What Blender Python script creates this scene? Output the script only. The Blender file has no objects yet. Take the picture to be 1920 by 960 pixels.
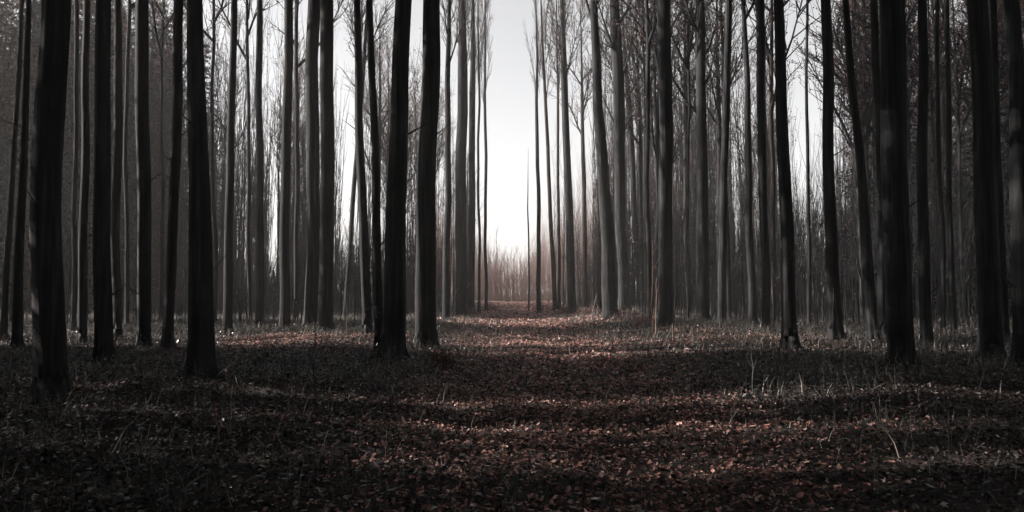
import bpy, math, random
import numpy as np
from mathutils import Vector, Matrix

# ------------------------------------------------------------------ camera, sky, sun, exposure
scene = bpy.context.scene
FPX = 1507.0                       # focal length in photo pixels (1920 wide)
HORIZON = 545.0                    # photo row of the horizon
CAM_H = 1.6
PITCH = math.atan((HORIZON - 480.0) / FPX)
cam_d = bpy.data.cameras.new('camera')
cam = bpy.data.objects.new('camera', cam_d)
scene.collection.objects.link(cam)
cam_d.sensor_width = 36.0
cam_d.lens = 36.0 * FPX / 1920.0
cam_d.clip_end = 2000.0
cam.location = (0, 0, CAM_H)
cam.rotation_euler = (math.pi / 2 + PITCH, 0, 0)
scene.camera = cam

SUN_EL, SUN_AZ = math.radians(27.0), math.radians(-85.0)   # azimuth from +Y towards +X: low sun on the left
world = bpy.data.worlds.new('World')
scene.world = world
world.use_nodes = True
wn, wl = world.node_tree.nodes, world.node_tree.links
bg = wn['Background']
sky = wn.new('ShaderNodeTexSky')
sky.sky_type = 'NISHITA'
sky.sun_disc = False
sky.sun_elevation = SUN_EL
sky.sun_rotation = SUN_AZ
sky.air_density = 1.0
sky.dust_density = 0.7
hs = wn.new('ShaderNodeHueSaturation')
hs.inputs['Saturation'].default_value = 0.08
wl.new(sky.outputs[0], hs.inputs['Color'])
wl.new(hs.outputs[0], bg.inputs[0])
bg.inputs[1].default_value = 0.056

sun_d = bpy.data.lights.new('sun', 'SUN')
sun_d.energy = 5.0
sun_d.angle = math.radians(0.6)
sun_d.color = (1.0, 0.89, 0.82)
sun = bpy.data.objects.new('sun', sun_d)
scene.collection.objects.link(sun)
sdir = Vector((math.sin(SUN_AZ) * math.cos(SUN_EL), math.cos(SUN_AZ) * math.cos(SUN_EL), math.sin(SUN_EL)))
sun.rotation_euler = sdir.to_track_quat('Z', 'Y').to_euler()

vs = scene.view_settings
vs.view_transform = 'Standard'
vs.look = 'None'
vs.exposure = 1.85
vs.gamma = 1.0
vs.use_curve_mapping = False
scene.cycles.use_denoising = True
scene.cycles.volume_bounces = 1
scene.cycles.max_bounces = 6
scene.cycles.diffuse_bounces = 2
scene.cycles.transparent_max_bounces = 4

random.seed(7)
rng = np.random.RandomState(11)
col = scene.collection

# ------------------------------------------------------------------ helpers
def link(name, me, mat=None, parent=None):
    o = bpy.data.objects.new(name, me)
    col.objects.link(o)
    if mat is not None and me is not None and len(me.materials) == 0:
        me.materials.append(mat)
    if parent is not None:
        o.parent = parent
    return o

def tag(o, label=None, cat=None, group=None, kind=None):
    if label: o['label'] = label
    if cat: o['category'] = cat
    if group: o['group'] = group
    if kind: o['kind'] = kind
    return o

def empty(name, loc):
    o = bpy.data.objects.new(name, None)
    o.empty_display_size = 0.2
    o.location = loc
    col.objects.link(o)
    return o

class MB:
    """collects tubes and leaf quads, builds ONE mesh"""
    def __init__(s):
        s.v, s.f, s.m = [], [], []
    def tube(s, pts, rad, sides=6, cap=True, mi=0, lobes=None):
        n0 = len(s.v)
        pts = [Vector(p) for p in pts]
        n = len(pts)
        prev = None
        for i, p in enumerate(pts):
            t = (pts[min(i + 1, n - 1)] - pts[max(i - 1, 0)])
            if t.length < 1e-9: t = Vector((0, 0, 1))
            t.normalize()
            if prev is None:
                a = t.orthogonal().normalized() if abs(t.z) < .9 else (Vector((1, 0, 0)) - t * t.x).normalized()
            else:
                a = (prev - t * prev.dot(t)).normalized()
            prev = a
            b = t.cross(a)
            for k in range(sides):
                ang = 2 * math.pi * k / sides
                r = rad[i]
                if lobes is not None: r *= lobes(i, ang)
                s.v.append(p + (a * math.cos(ang) + b * math.sin(ang)) * r)
        for i in range(n - 1):
            for k in range(sides):
                k2 = (k + 1) % sides
                s.f.append((n0 + i * sides + k, n0 + i * sides + k2, n0 + (i + 1) * sides + k2, n0 + (i + 1) * sides + k))
                s.m.append(mi)
        if cap and sides > 2:
            s.f.append(tuple(n0 + (n - 1) * sides + k for k in range(sides))); s.m.append(mi)
    def leaf(s, p, size, mi=1, rnd=random):
        d = Vector((rnd.gauss(0, 1), rnd.gauss(0, 1), rnd.gauss(-.3, .8))).normalized()
        e = d.orthogonal().normalized()
        e = Matrix.Rotation(rnd.uniform(0, 6.28), 3, d) @ e
        w = size * rnd.uniform(.25, .4)
        q = d.cross(e) * size * .12
        n0 = len(s.v)
        s.v += [p, p + d * size * .5 + e * w + q, p + d * size, p + d * size * .5 - e * w + q]
        s.f += [(n0, n0 + 1, n0 + 2), (n0, n0 + 2, n0 + 3)]
        s.m += [mi, mi]
    def mesh(s, name, mats, smooth=True):
        me = bpy.data.meshes.new(name)
        me.from_pydata([tuple(v) for v in s.v], [], s.f)
        for m in mats: me.materials.append(m)
        if len(mats) > 1:
            me.polygons.foreach_set('material_index', s.m)
        if smooth:
            me.polygons.foreach_set('use_smooth', [True] * len(me.polygons))
        me.update()
        return me

def mesh_from_arrays(name, V, F, mat, smooth=False):
    """V (n,3), F (m,k) of one polygon size"""
    me = bpy.data.meshes.new(name)
    m, k = F.shape
    me.vertices.add(len(V)); me.vertices.foreach_set('co', np.ascontiguousarray(V, dtype=np.float32).ravel())
    me.loops.add(m * k); me.loops.foreach_set('vertex_index', np.ascontiguousarray(F, dtype=np.int32).ravel())
    me.polygons.add(m); me.polygons.foreach_set('loop_start', np.arange(0, m * k, k, dtype=np.int32))
    if smooth: me.polygons.foreach_set('use_smooth', np.ones(m, dtype=bool))
    me.materials.append(mat)
    me.update(calc_edges=True)
    me.validate()
    return me

def scatter(name, TV, TF, pos, rot, scl, mat):
    """TV template verts (k,3), TF template tris (t,3), pos (n,3), rot (n,3,3), scl (n,3) or (n,)"""
    n, k = len(pos), len(TV)
    if scl.ndim == 1: scl = np.repeat(scl[:, None], 3, 1)
    L = TV[None] * scl[:, None, :]
    V = np.einsum('nij,nkj->nki', rot, L) + pos[:, None, :]
    F = TF[None] + (np.arange(n) * k)[:, None, None]
    return mesh_from_arrays(name, V.reshape(-1, 3), F.reshape(-1, TF.shape[1]), mat)

def rotations(yaw, tilt, tdir, roll=None):
    """yaw about z, then tilted by 'tilt' towards direction tdir"""
    n = len(yaw)
    c, s = np.cos(yaw), np.sin(yaw)
    Z = np.zeros((n, 3, 3)); Z[:, 0, 0] = c; Z[:, 0, 1] = -s; Z[:, 1, 0] = s; Z[:, 1, 1] = c; Z[:, 2, 2] = 1
    ax = np.stack([-np.sin(tdir), np.cos(tdir), np.zeros(n)], 1)
    ct, st = np.cos(tilt), np.sin(tilt)
    K = np.zeros((n, 3, 3))
    K[:, 0, 2] = ax[:, 1]; K[:, 1, 2] = -ax[:, 0]; K[:, 2, 0] = -ax[:, 1]; K[:, 2, 1] = ax[:, 0]
    I = np.eye(3)[None]
    R = I + st[:, None, None] * K + (1 - ct)[:, None, None] * (K @ K)
    return R @ Z

# value noise on numpy arrays
_perm = rng.rand(256, 256)
def vnoise(x, y):
    x = np.asarray(x, float); y = np.asarray(y, float)
    xi = np.floor(x).astype(int); yi = np.floor(y).astype(int)
    fx = x - xi; fy = y - yi
    fx = fx * fx * (3 - 2 * fx); fy = fy * fy * (3 - 2 * fy)
    a = _perm[xi % 256, yi % 256]; b = _perm[(xi + 1) % 256, yi % 256]
    c = _perm[xi % 256, (yi + 1) % 256]; d = _perm[(xi + 1) % 256, (yi + 1) % 256]
    return (a * (1 - fx) + b * fx) * (1 - fy) + (c * (1 - fx) + d * fx) * fy

def sstep(a, b, x):
    t = np.clip((np.asarray(x, float) - a) / (b - a), 0, 1)
    return t * t * (3 - 2 * t)

def ground_h(x, y):
    x = np.asarray(x, float); y = np.asarray(y, float)
    side = 0.16 * sstep(1.6, 4.5, np.abs(x - 0.3)) * sstep(3, 12, y)
    bank = 0.42 * np.exp(-((x - 7.0) / 3.0) ** 2 - ((y - 44.0) / 13.0) ** 2)
    lbank = 0.12 * np.exp(-((x + 5.5) / 2.5) ** 2 - ((y - 25.0) / 5.0) ** 2)
    far = 0.05 * (vnoise(x * .12 + 40, y * .12 + 9) - .5) * 2
    mid = 0.13 * (vnoise(x * .55 + 13, y * .55 + 77) - .5)
    fine = 0.07 * (vnoise(x * 1.9 + 3, y * 1.9 + 5) - .5)
    rut = -0.05 * (np.exp(-((x - 1.2) / .4) ** 2) + np.exp(-((x + 0.6) / .4) ** 2))
    return side + bank + lbank + far + mid + fine + rut

def gh(x, y): return float(ground_h(x, y))

CP, SP = math.cos(PITCH), math.sin(PITCH)
def at_depth(u, v, d):
    """photo pixel + distance ahead (world y) -> point"""
    a = (u - 960.0) / FPX
    b = (480.0 - v) / FPX
    dx, dy, dz = a, CP - b * SP, SP + b * CP
    k = d / dy
    return Vector((dx * k, d, CAM_H + dz * k))

def at_ground(u, v):
    d = 10.0
    for _ in range(40):
        p = at_depth(u, v, 1.0)
        slope = (CAM_H - p.z)
        hx = gh(p.x * d, d)
        d = .5 * d + .5 * (CAM_H - hx) / max(slope, 1e-3)
        d = min(max(d, 3.0), 140.0)
    p = at_depth(u, v, d)
    p.z = gh(p.x, p.y)
    return p

# ------------------------------------------------------------------ materials
def new_mat(name):
    m = bpy.data.materials.new(name)
    m.use_nodes = True
    nt = m.node_tree
    return m, nt.nodes, nt.links, nt.nodes['Principled BSDF']

def ramp(nodes, stops):
    r = nodes.new('ShaderNodeValToRGB')
    e = r.color_ramp.elements
    e[0].position, e[0].color = stops[0][0], (*stops[0][1], 1)
    e[1].position, e[1].color = stops[-1][0], (*stops[-1][1], 1)
    for p, c in stops[1:-1]:
        x = e.new(p); x.color = (*c, 1)
    return r

def bark_mat(name, dark, mid, light, sx=11.0, sz=0.55, bump=0.5):
    m, n, l, b = new_mat(name)
    tc = n.new('ShaderNodeTexCoord'); mp = n.new('ShaderNodeMapping')
    mp.inputs['Scale'].default_value = (sx, sx, sz)
    oi = n.new('ShaderNodeObjectInfo')
    ad = n.new('ShaderNodeVectorMath'); ad.operation = 'ADD'
    l.new(tc.outputs['Object'], mp.inputs[0]); l.new(mp.outputs[0], ad.inputs[0]); l.new(oi.outputs['Random'], ad.inputs[1])
    nz = n.new('ShaderNodeTexNoise'); nz.inputs['Scale'].default_value = 1.0; nz.inputs['Detail'].default_value = 8; nz.inputs['Roughness'].default_value = .62
    l.new(ad.outputs[0], nz.inputs['Vector'])
    n2 = n.new('ShaderNodeTexNoise'); n2.inputs['Scale'].default_value = 1.7; n2.inputs['Detail'].default_value = 4
    l.new(tc.outputs['Object'], n2.inputs['Vector'])
    mx = n.new('ShaderNodeMath'); mx.operation = 'MULTIPLY_ADD'; mx.inputs[1].default_value = .35; 
    l.new(n2.outputs[0], mx.inputs[0]); l.new(nz.outputs[0], mx.inputs[2])
    sb = n.new('ShaderNodeMath'); sb.operation = 'SUBTRACT'; sb.inputs[1].default_value = .17
    l.new(mx.outputs[0], sb.inputs[0])
    r = ramp(n, [(.36, dark), (.52, mid), (.68, light)])
    l.new(sb.outputs[0], r.inputs[0]); l.new(r.outputs[0], b.inputs['Base Color'])
    b.inputs['Roughness'].default_value = .9
    b.inputs['Specular IOR Level'].default_value = .2
    bp = n.new('ShaderNodeBump'); bp.inputs['Strength'].default_value = bump; bp.inputs['Distance'].default_value = .03
    l.new(nz.outputs[0], bp.inputs['Height']); l.new(bp.outputs[0], b.inputs['Normal'])
    return m

M_BARK = bark_mat('dark_bark', (.007, .0078, .0084), (.0165, .0182, .0195), (.038, .041, .043), bump=.9)
M_BARK2 = bark_mat('grey_bark', (.007, .0079, .0085), (.0145, .0162, .0174), (.031, .0345, .036), 9, .4)
M_BARKB = bark_mat('brown_bark', (.014, .0115, .0105), (.028, .0225, .0205), (.055, .043, .039), 9, .4)
M_TWIG = bark_mat('twig_bark', (.0092, .0104, .0112), (.0165, .0184, .0197), (.030, .0328, .0345), 20, 2.0, .2)

def leaf_mat(name, stops, transl=.35, rough=.55, island=True, spec=.35):
    m, n, l, b = new_mat(name)
    g = n.new('ShaderNodeNewGeometry')
    oi = n.new('ShaderNodeObjectInfo')
    src = g.outputs['Random Per Island'] if island else oi.outputs['Random']
    r = ramp(n, stops)
    l.new(src, r.inputs[0])
    tc = n.new('ShaderNodeTexCoord')
    nz = n.new('ShaderNodeTexNoise'); nz.inputs['Scale'].default_value = 30; nz.inputs['Detail'].default_value = 3
    l.new(tc.outputs['Object'], nz.inputs['Vector'])
    mr = n.new('ShaderNodeMapRange'); mr.inputs[1].default_value = .3; mr.inputs[2].default_value = .7; mr.inputs[3].default_value = .65; mr.inputs[4].default_value = 1.25
    l.new(nz.outputs[0], mr.inputs[0])
    mu = n.new('ShaderNodeMix'); mu.data_type = 'RGBA'; mu.blend_type = 'MULTIPLY'; mu.inputs[0].default_value = 1
    l.new(r.outputs[0], mu.inputs[6]); l.new(mr.outputs[0], mu.inputs[7])
    l.new(mu.outputs[2], b.inputs['Base Color'])
    b.inputs['Roughness'].default_value = rough
    b.inputs['Specular IOR Level'].default_value = spec
    t = n.new('ShaderNodeBsdfTranslucent'); l.new(mu.outputs[2], t.inputs[0])
    ms = n.new('ShaderNodeMixShader'); ms.inputs[0].default_value = transl
    l.new(b.outputs[0], ms.inputs[1]); l.new(t.outputs[0], ms.inputs[2])
    l.new(ms.outputs[0], n['Material Output'].inputs[0])
    return m

LITTER = [(0.0, (.012, .0105, .010)), (.35, (.026, .021, .0195)), (.58, (.075, .050, .043)), (.74, (.20, .122, .102)), (.88, (.36, .235, .20)), (1.0, (.52, .42, .38))]
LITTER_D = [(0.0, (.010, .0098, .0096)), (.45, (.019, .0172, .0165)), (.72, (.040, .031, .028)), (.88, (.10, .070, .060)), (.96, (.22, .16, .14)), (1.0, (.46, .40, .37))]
LITTER_SUNLIT = [(0.0, (.015, .012, .011)), (.24, (.05, .029, .025)), (.38, (.18, .090, .074)), (.58, (.40, .205, .168)), (.8, (.58, .335, .285)), (1.0, (.66, .49, .44))]  # copper leaf tones, brightened so sunlight is part of the colour
M_LITTER = leaf_mat('fallen_leaf', LITTER_D, .25)
M_LITTER_SUNLIT = leaf_mat('sunlit_copper_leaf', LITTER_SUNLIT, .3)
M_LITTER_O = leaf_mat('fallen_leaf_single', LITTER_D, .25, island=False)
M_RUST = leaf_mat('withered_leaf', [(0, (.07, .040, .032)), (.5, (.13, .070, .055)), (1, (.20, .115, .09))], .4)
M_RUSTL = leaf_mat('rusty_leaf', [(0, (.16, .085, .066)), (.5, (.26, .145, .115)), (1, (.38, .23, .185))], .4)
M_IVY = leaf_mat('ground_leaf', [(0, (.010, .012, .010)), (.6, (.022, .026, .021)), (1, (.05, .053, .046))], .15, .32, spec=.5)
M_NEEDLE = leaf_mat('spruce_needles', [(0, (.006, .0075, .0068)), (.6, (.011, .0132, .0122)), (1, (.019, .0215, .020))], .06, .7, spec=.1)
M_STEMS = leaf_mat('weed_stems', [(0, (.05, .047, .043)), (.5, (.16, .15, .135)), (1, (.32, .30, .275))], 0.0, .6)
M_GRASS = leaf_mat('dry_grass', [(0, (.022, .023, .021)), (.5, (.06, .059, .054)), (.82, (.16, .15, .138)), (1, (.36, .335, .31))], .2, .6)

def plain_mat(name, c, rough=.8):
    m, n, l, b = new_mat(name)
    tc = n.new('ShaderNodeTexCoord')
    nz = n.new('ShaderNodeTexNoise'); nz.inputs['Scale'].default_value = 14; nz.inputs['Detail'].default_value = 5
    l.new(tc.outputs['Object'], nz.inputs['Vector'])
    r = ramp(n, [(.3, tuple(x * .55 for x in c)), (.7, tuple(min(1, x * 1.35) for x in c))])
    l.new(nz.outputs[0], r.inputs[0]); l.new(r.outputs[0], b.inputs['Base Color'])
    b.inputs['Roughness'].default_value = rough
    return m
M_PALE = plain_mat('pale_stalk', (.26, .24, .22))
M_PINK = plain_mat('reddish_stalk', (.26, .17, .145))
M_PINKTWIG = plain_mat('reddish_twig', (.26, .16, .132))
M_GREYSTEM = plain_mat('grey_stem', (.11, .105, .10))
M_DARKSTEM = plain_mat('dark_stem', (.03, .029, .028))

def soil_mat():
    m, n, l, b = new_mat('forest_soil')
    tc = n.new('ShaderNodeTexCoord')
    nz = n.new('ShaderNodeTexNoise'); nz.inputs['Scale'].default_value = 9; nz.inputs['Detail'].default_value = 9; nz.inputs['Roughness'].default_value = .7
    l.new(tc.outputs['Object'], nz.inputs['Vector'])
    vo = n.new('ShaderNodeTexVoronoi'); vo.inputs['Scale'].default_value = 11
    l.new(tc.outputs['Object'], vo.inputs['Vector'])
    r = ramp(n, [(.3, (.010, .009, .0085)), (.55, (.028, .022, .019)), (.75, (.07, .048, .04))])
    l.new(nz.outputs[0], r.inputs[0])
    mx = n.new('ShaderNodeMix'); mx.data_type = 'RGBA'; mx.blend_type = 'MULTIPLY'; mx.inputs[0].default_value = .6
    l.new(r.outputs[0], mx.inputs[6]); l.new(vo.outputs['Color'], mx.inputs[7])
    l.new(mx.outputs[2], b.inputs['Base Color'])
    b.inputs['Roughness'].default_value = .95
    bp = n.new('ShaderNodeBump'); bp.inputs['Strength'].default_value = .9; bp.inputs['Distance'].default_value = .05
    l.new(nz.outputs[0], bp.inputs['Height']); l.new(bp.outputs[0], b.inputs['Normal'])
    return m
M_SOIL = soil_mat()

# ------------------------------------------------------------------ ground
def build_ground():
    ys = np.concatenate([np.linspace(-60, 2, 30), np.linspace(2.4, 30, 150), np.linspace(30.5, 80, 110), np.linspace(82, 400, 60)])
    xs = np.concatenate([np.linspace(-400, -42, 30), np.linspace(-40, -12.2, 70), np.linspace(-12, 12, 150), np.linspace(12.2, 40, 70), np.linspace(42, 400, 30)])
    X, Y = np.meshgrid(xs, ys)
    Z = ground_h(X, Y)
    V = np.stack([X, Y, Z], -1).reshape(-1, 3)
    ny, nx = X.shape
    i, j = np.meshgrid(np.arange(nx - 1), np.arange(ny - 1))
    a = (j * nx + i).ravel()
    F = np.stack([a, a + 1, a + nx + 1, a + nx], 1)
    me = mesh_from_arrays('ground', V, F, M_SOIL, smooth=True)
    return tag(link('ground', me), 'forest floor of dark soil with a leaf covered path through the middle', kind='structure')
ground = build_ground()

# ------------------------------------------------------------------ crown variants (limbs and twigs), shared between trees
CROWN_H = 12.0
def grow(mb, p, d, length, r, level, rnd, leaves):
    n = 4 if level < 2 else 3
    pts, rad = [p.copy()], [r]
    q, dd = p.copy(), d.copy()
    for i in range(n):
        dd = (dd + Vector((rnd.gauss(0, .12), rnd.gauss(0, .12), rnd.gauss(.07, .08)))).normalized()
        q = q + dd * (length / n)
        pts.append(q.copy()); rad.append(r * (1 - .8 * (i + 1) / n) + .002)
    mb.tube(pts, rad, (6, 5, 4, 3, 3)[level], cap=False)
    if level >= 3:
        for _ in range(leaves):
            if rnd.random() < .55:
                mb.leaf(pts[rnd.randrange(1, len(pts))] + Vector((rnd.gauss(0, .12), rnd.gauss(0, .12), rnd.gauss(0, .1))) * (leaves > 6), rnd.uniform(.07, .12) * (1.9 if leaves > 6 else 1), 1, rnd)
        return
    k = (7, 6, 5)[level]
    for i in range(k):
        f = .25 + .75 * (i + rnd.random() * .8) / k
        f = min(f, .98)
        x = f * n; a = int(x); b = min(a + 1, n)
        base = pts[a].lerp(pts[b], x - a)
        t = (pts[b] - pts[a]).normalized() if b > a else dd
        side = t.orthogonal().normalized()
        side = Matrix.Rotation(rnd.uniform(0, 6.283), 3, t) @ side
        nd = (t * .75 + side * rnd.uniform(.45, .8) + Vector((0, 0, .18))).normalized()
        grow(mb, base, nd, length * rnd.uniform(.38, .58) * (1.15 - .5 * f), r * .42, level + 1, rnd, leaves)

CROWNS = []
for vi in range(8):
    rnd = random.Random(100 + vi)
    LV = (5, 6, 4, 6, 5, 34, 34, 34)[vi]
    limbs, crown = [], MB()
    nl = 9
    for i in range(nl):
        z = (i + rnd.random() * .7) / nl * CROWN_H * .78
        ang = i * 2.4 + rnd.uniform(-.4, .4)
        el = math.radians(rnd.uniform(32, 58) + 14 * i / nl)
        d = Vector((math.cos(ang) * math.cos(el), math.sin(ang) * math.cos(el), math.sin(el)))
        L = (4.6 - 2.3 * i / nl) * rnd.uniform(.8, 1.2)
        r = .085 * (1 - .6 * i / nl)
        # the limb itself
        lb = MB(); pts = [Vector((0, 0, z))]; rad = [r]; dd = d.copy()
        for s in range(5):
            dd = (dd + Vector((rnd.gauss(0, .1), rnd.gauss(0, .1), rnd.gauss(.06, .06)))).normalized()
            pts.append(pts[-1] + dd * L / 5); rad.append(r * (1 - .85 * (s + 1) / 5) + .004)
        lb.tube(pts, rad, 6)
        limbs.append(lb.mesh('limb', [M_TWIG]))
        for s in range(1, 6):
            for _ in range(3):
                t = (pts[s] - pts[s - 1]).normalized()
                side = Matrix.Rotation(rnd.uniform(0, 6.283), 3, t) @ t.orthogonal().normalized()
                nd = (t * .7 + side * .65 + Vector((0, 0, .2))).normalized()
                grow(crown, pts[s - 1].lerp(pts[s], rnd.random()), nd, L * rnd.uniform(.3, .5), r * .4, 2, rnd, LV)
    for i in range(10):   # top shoots
        a = rnd.uniform(0, 6.283)
        grow(crown, Vector((0, 0, CROWN_H * rnd.uniform(.7, .96))), Vector((math.cos(a) * .45, math.sin(a) * .45, .8)).normalized(), rnd.uniform(1.2, 2.2), .025, 2, rnd, LV)
    cm = crown.mesh('crown', [M_TWIG, M_RUST], smooth=False)
    # all-in-one variant for far trees
    CROWNS.append((limbs, cm))

# ------------------------------------------------------------------ trees
TREE_META = []   # (u at row 480, depth)
def make_trunk(foot, p480, ptop, w480, wtop, H, mat, sides, seed, flare=1.0):
    """trunk through measured points; above the frame it straightens up"""
    rnd = random.Random(seed)
    z1, z2 = p480.z, max(ptop.z, p480.z + .5)
    slope = (ptop - p480) / (z2 - z1)
    z0 = foot.z
    top = z0 + H
    zs = [-.12, 0.0, .05, .12, .22, .36, .55, .8, 1.1, 1.5, 2.0, 2.6, 3.3, 4.1, 5, 6, 7.2, 8.5, 10, 12, 14.5, 17, 20, 23, 26, 30]
    if sides > 20: zs = zs[:6] + [.36 + .22 * q for q in range(38)] + zs[19:]
    zs = [z for z in zs if z < H] + [H]
    ph = [rnd.uniform(0, 6.28) for _ in range(4)]
    amp = rnd.uniform(.015, .05)
    pts, rad = [], []
    zr = z2 + 1.0
    for z in zs:
        zz = z0 + z
        ze = zz if zz < zr else zr + 5.0 * (1 - math.exp(-(zz - zr) / 5.0))
        x = p480.x + slope.x * (ze - z1)
        y = p480.y
        fade = min(1, z / 2.0)
        x += fade * amp * (math.sin(z * .55 + ph[0]) + .5 * math.sin(z * 1.4 + ph[1]))
        y += fade * amp * 2 * (math.sin(z * .4 + ph[2]))
        pts.append(Vector((x, y, zz)) - foot)
        t = (zz - z1) / (z2 - z1)
        r = .5 * (w480 + (wtop - w480) * max(-.2, min(t, 1.0)))
        if zz > z2:
            r = .5 * wtop * max(.06, 1 - .94 * ((zz - z2) / max(top - z2, 1)) ** .85)
        r *= 1 + flare * .42 * math.exp(-max(z, 0) / .13) + flare * .07 * math.exp(-max(z, 0) / .7)
        r *= min(1.0, max(.04, (H - z) / (.45 * H))) ** .8
        rad.append(r)
    nl = rnd.choice((4, 5, 6))
    def lobes(i, ang):
        k = math.exp(-max(zs[i], 0) / .35)
        return 1 + k * flare * (.24 * math.sin(nl * ang + ph[3]) + .16 * math.sin(2 * ang + ph[2]) + .10 * math.sin((nl + 3) * ang + ph[1])) + .035 * math.sin(3 * ang + ph[0] + zs[i] * .6) + .02 * math.sin(7 * ang + ph[1]) + (.022 * math.sin(13 * ang + ph[2] + 1.5 * math.sin(zs[i] * 1.9 + ph[0])) + .016 * math.sin(9 * ang - ph[1] + zs[i] * .9)) * (sides > 20)
    mb = MB(); mb.tube(pts, rad, sides, True, 0, lobes)
    return mb.mesh('trunk', [mat]), pts, rad, zs

def add_tree(name, label, group, u480, utop, wpx, wtop_px, d, mat, H, crown_base, var, detailed, flare=1.0, stubs=0, cat='tree'):
    p480 = at_depth(u480, 480, d); ptop = at_depth(utop, 0, d)
    s = (ptop.x - p480.x) / (ptop.z - p480.z)
    gx = p480.x; gz = gh(gx, d)
    gx = p480.x + s * (gz - p480.z)
    foot = Vector((gx, d, gh(gx, d) - .02))
    w, wt = wpx * d / FPX, wtop_px * d / FPX
    me, pts, rad, zs = make_trunk(foot, p480, ptop, w, wt, H, mat, (30 if d < 26 else 14) if detailed else 8, hash((round(u480), round(d))) & 0xffff, flare)
    root = tag(empty(name, foot), label, cat, group)
    tr = link('trunk', me, None, root)
    # crown
    zc = crown_base
    k = max(i for i, z in enumerate(zs) if z <= zc)
    k2 = min(k + 1, len(zs) - 1)
    f = (zc - zs[k]) / max(zs[k2] - zs[k], 1e-6)
    cp = pts[k].lerp(pts[k2], f)
    limbs, cm = CROWNS[5 + var % 3] if d < 27 else CROWNS[var % 5]
    sc = (H - zc) / CROWN_H
    ang = random.Random(int(u480 * 7 + d)).uniform(0, 6.28)
    gap = (905 - u480) if u480 < 957 else (u480 - 1003)          # crowns beside the ride stay narrow: the sky strip is open
    cw = min(1.0 if d < 27 or not 330 < u480 < 1600 else .8, max(.22, (gap + 12) * d / FPX / (4.5 * sc)))
    for j, lm in enumerate(limbs if detailed else limbs[:5]):
        o = link('limb', lm, None, root); o.location = cp; o.scale = (sc * cw, sc * cw, sc); o.rotation_euler = (0, 0, ang)
    o = link('crown', cm, None, root); o.location = cp; o.scale = (sc * (1.35 if d < 27 else cw),) * 2 + (sc,); o.rotation_euler = (0, 0, ang)
    rs = random.Random(int(u480 * 3 + 5))
    for _ in range(stubs):      # dead side branches low on the trunk
        z = rs.uniform(1.2, 6.5)
        k = max(i for i, zz in enumerate(zs) if zz <= z); k2 = min(k + 1, len(zs) - 1)
        f = (z - zs[k]) / max(zs[k2] - zs[k], 1e-6)
        p = pts[k].lerp(pts[k2], f)
        a = rs.uniform(0, 6.28); L = rs.uniform(.15, .9)
        dd = Vector((math.cos(a), math.sin(a), rs.uniform(.2, .9))).normalized()
        mb = MB(); P = [p + dd * rad[k] * .6]; R = [.014 + .01 * rs.random()]
        for q in range(4):
            dd = (dd + Vector((rs.gauss(0, .12), rs.gauss(0, .12), rs.gauss(.1, .12)))).normalized()
            P.append(P[-1] + dd * L / 4); R.append(R[0] * (1 - .85 * (q + 1) / 4))
        mb.tube(P, R, 5)
        link('dead_branch', mb.mesh('dead_branch', [M_TWIG]), None, root)
    TREE_META.append((u480, d, root))
    return root

SH = (math.sin(SUN_AZ), math.cos(SUN_AZ)); NH = (-SH[1], SH[0])
if NH[1] < 0: NH = (-NH[0], -NH[1])
# gaps shaped into the left wood for sun bands, measured across the sun's direction
GAPS_C = [(7.3, 7.4), (9.4, 9.5), (11.5, 12.1), (19.8, 21.4), (22.8, 25.6), (27.2, 29.2), (35.5, 43.0)]
def in_gap(x, y, m=0.0):
    c = x * NH[0] + y * NH[1]
    return x < -5 and any(g0 - m < c < g1 + m for g0, g1 in GAPS_C)
B, G, W = M_BARK, M_BARK2, M_BARKB
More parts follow.
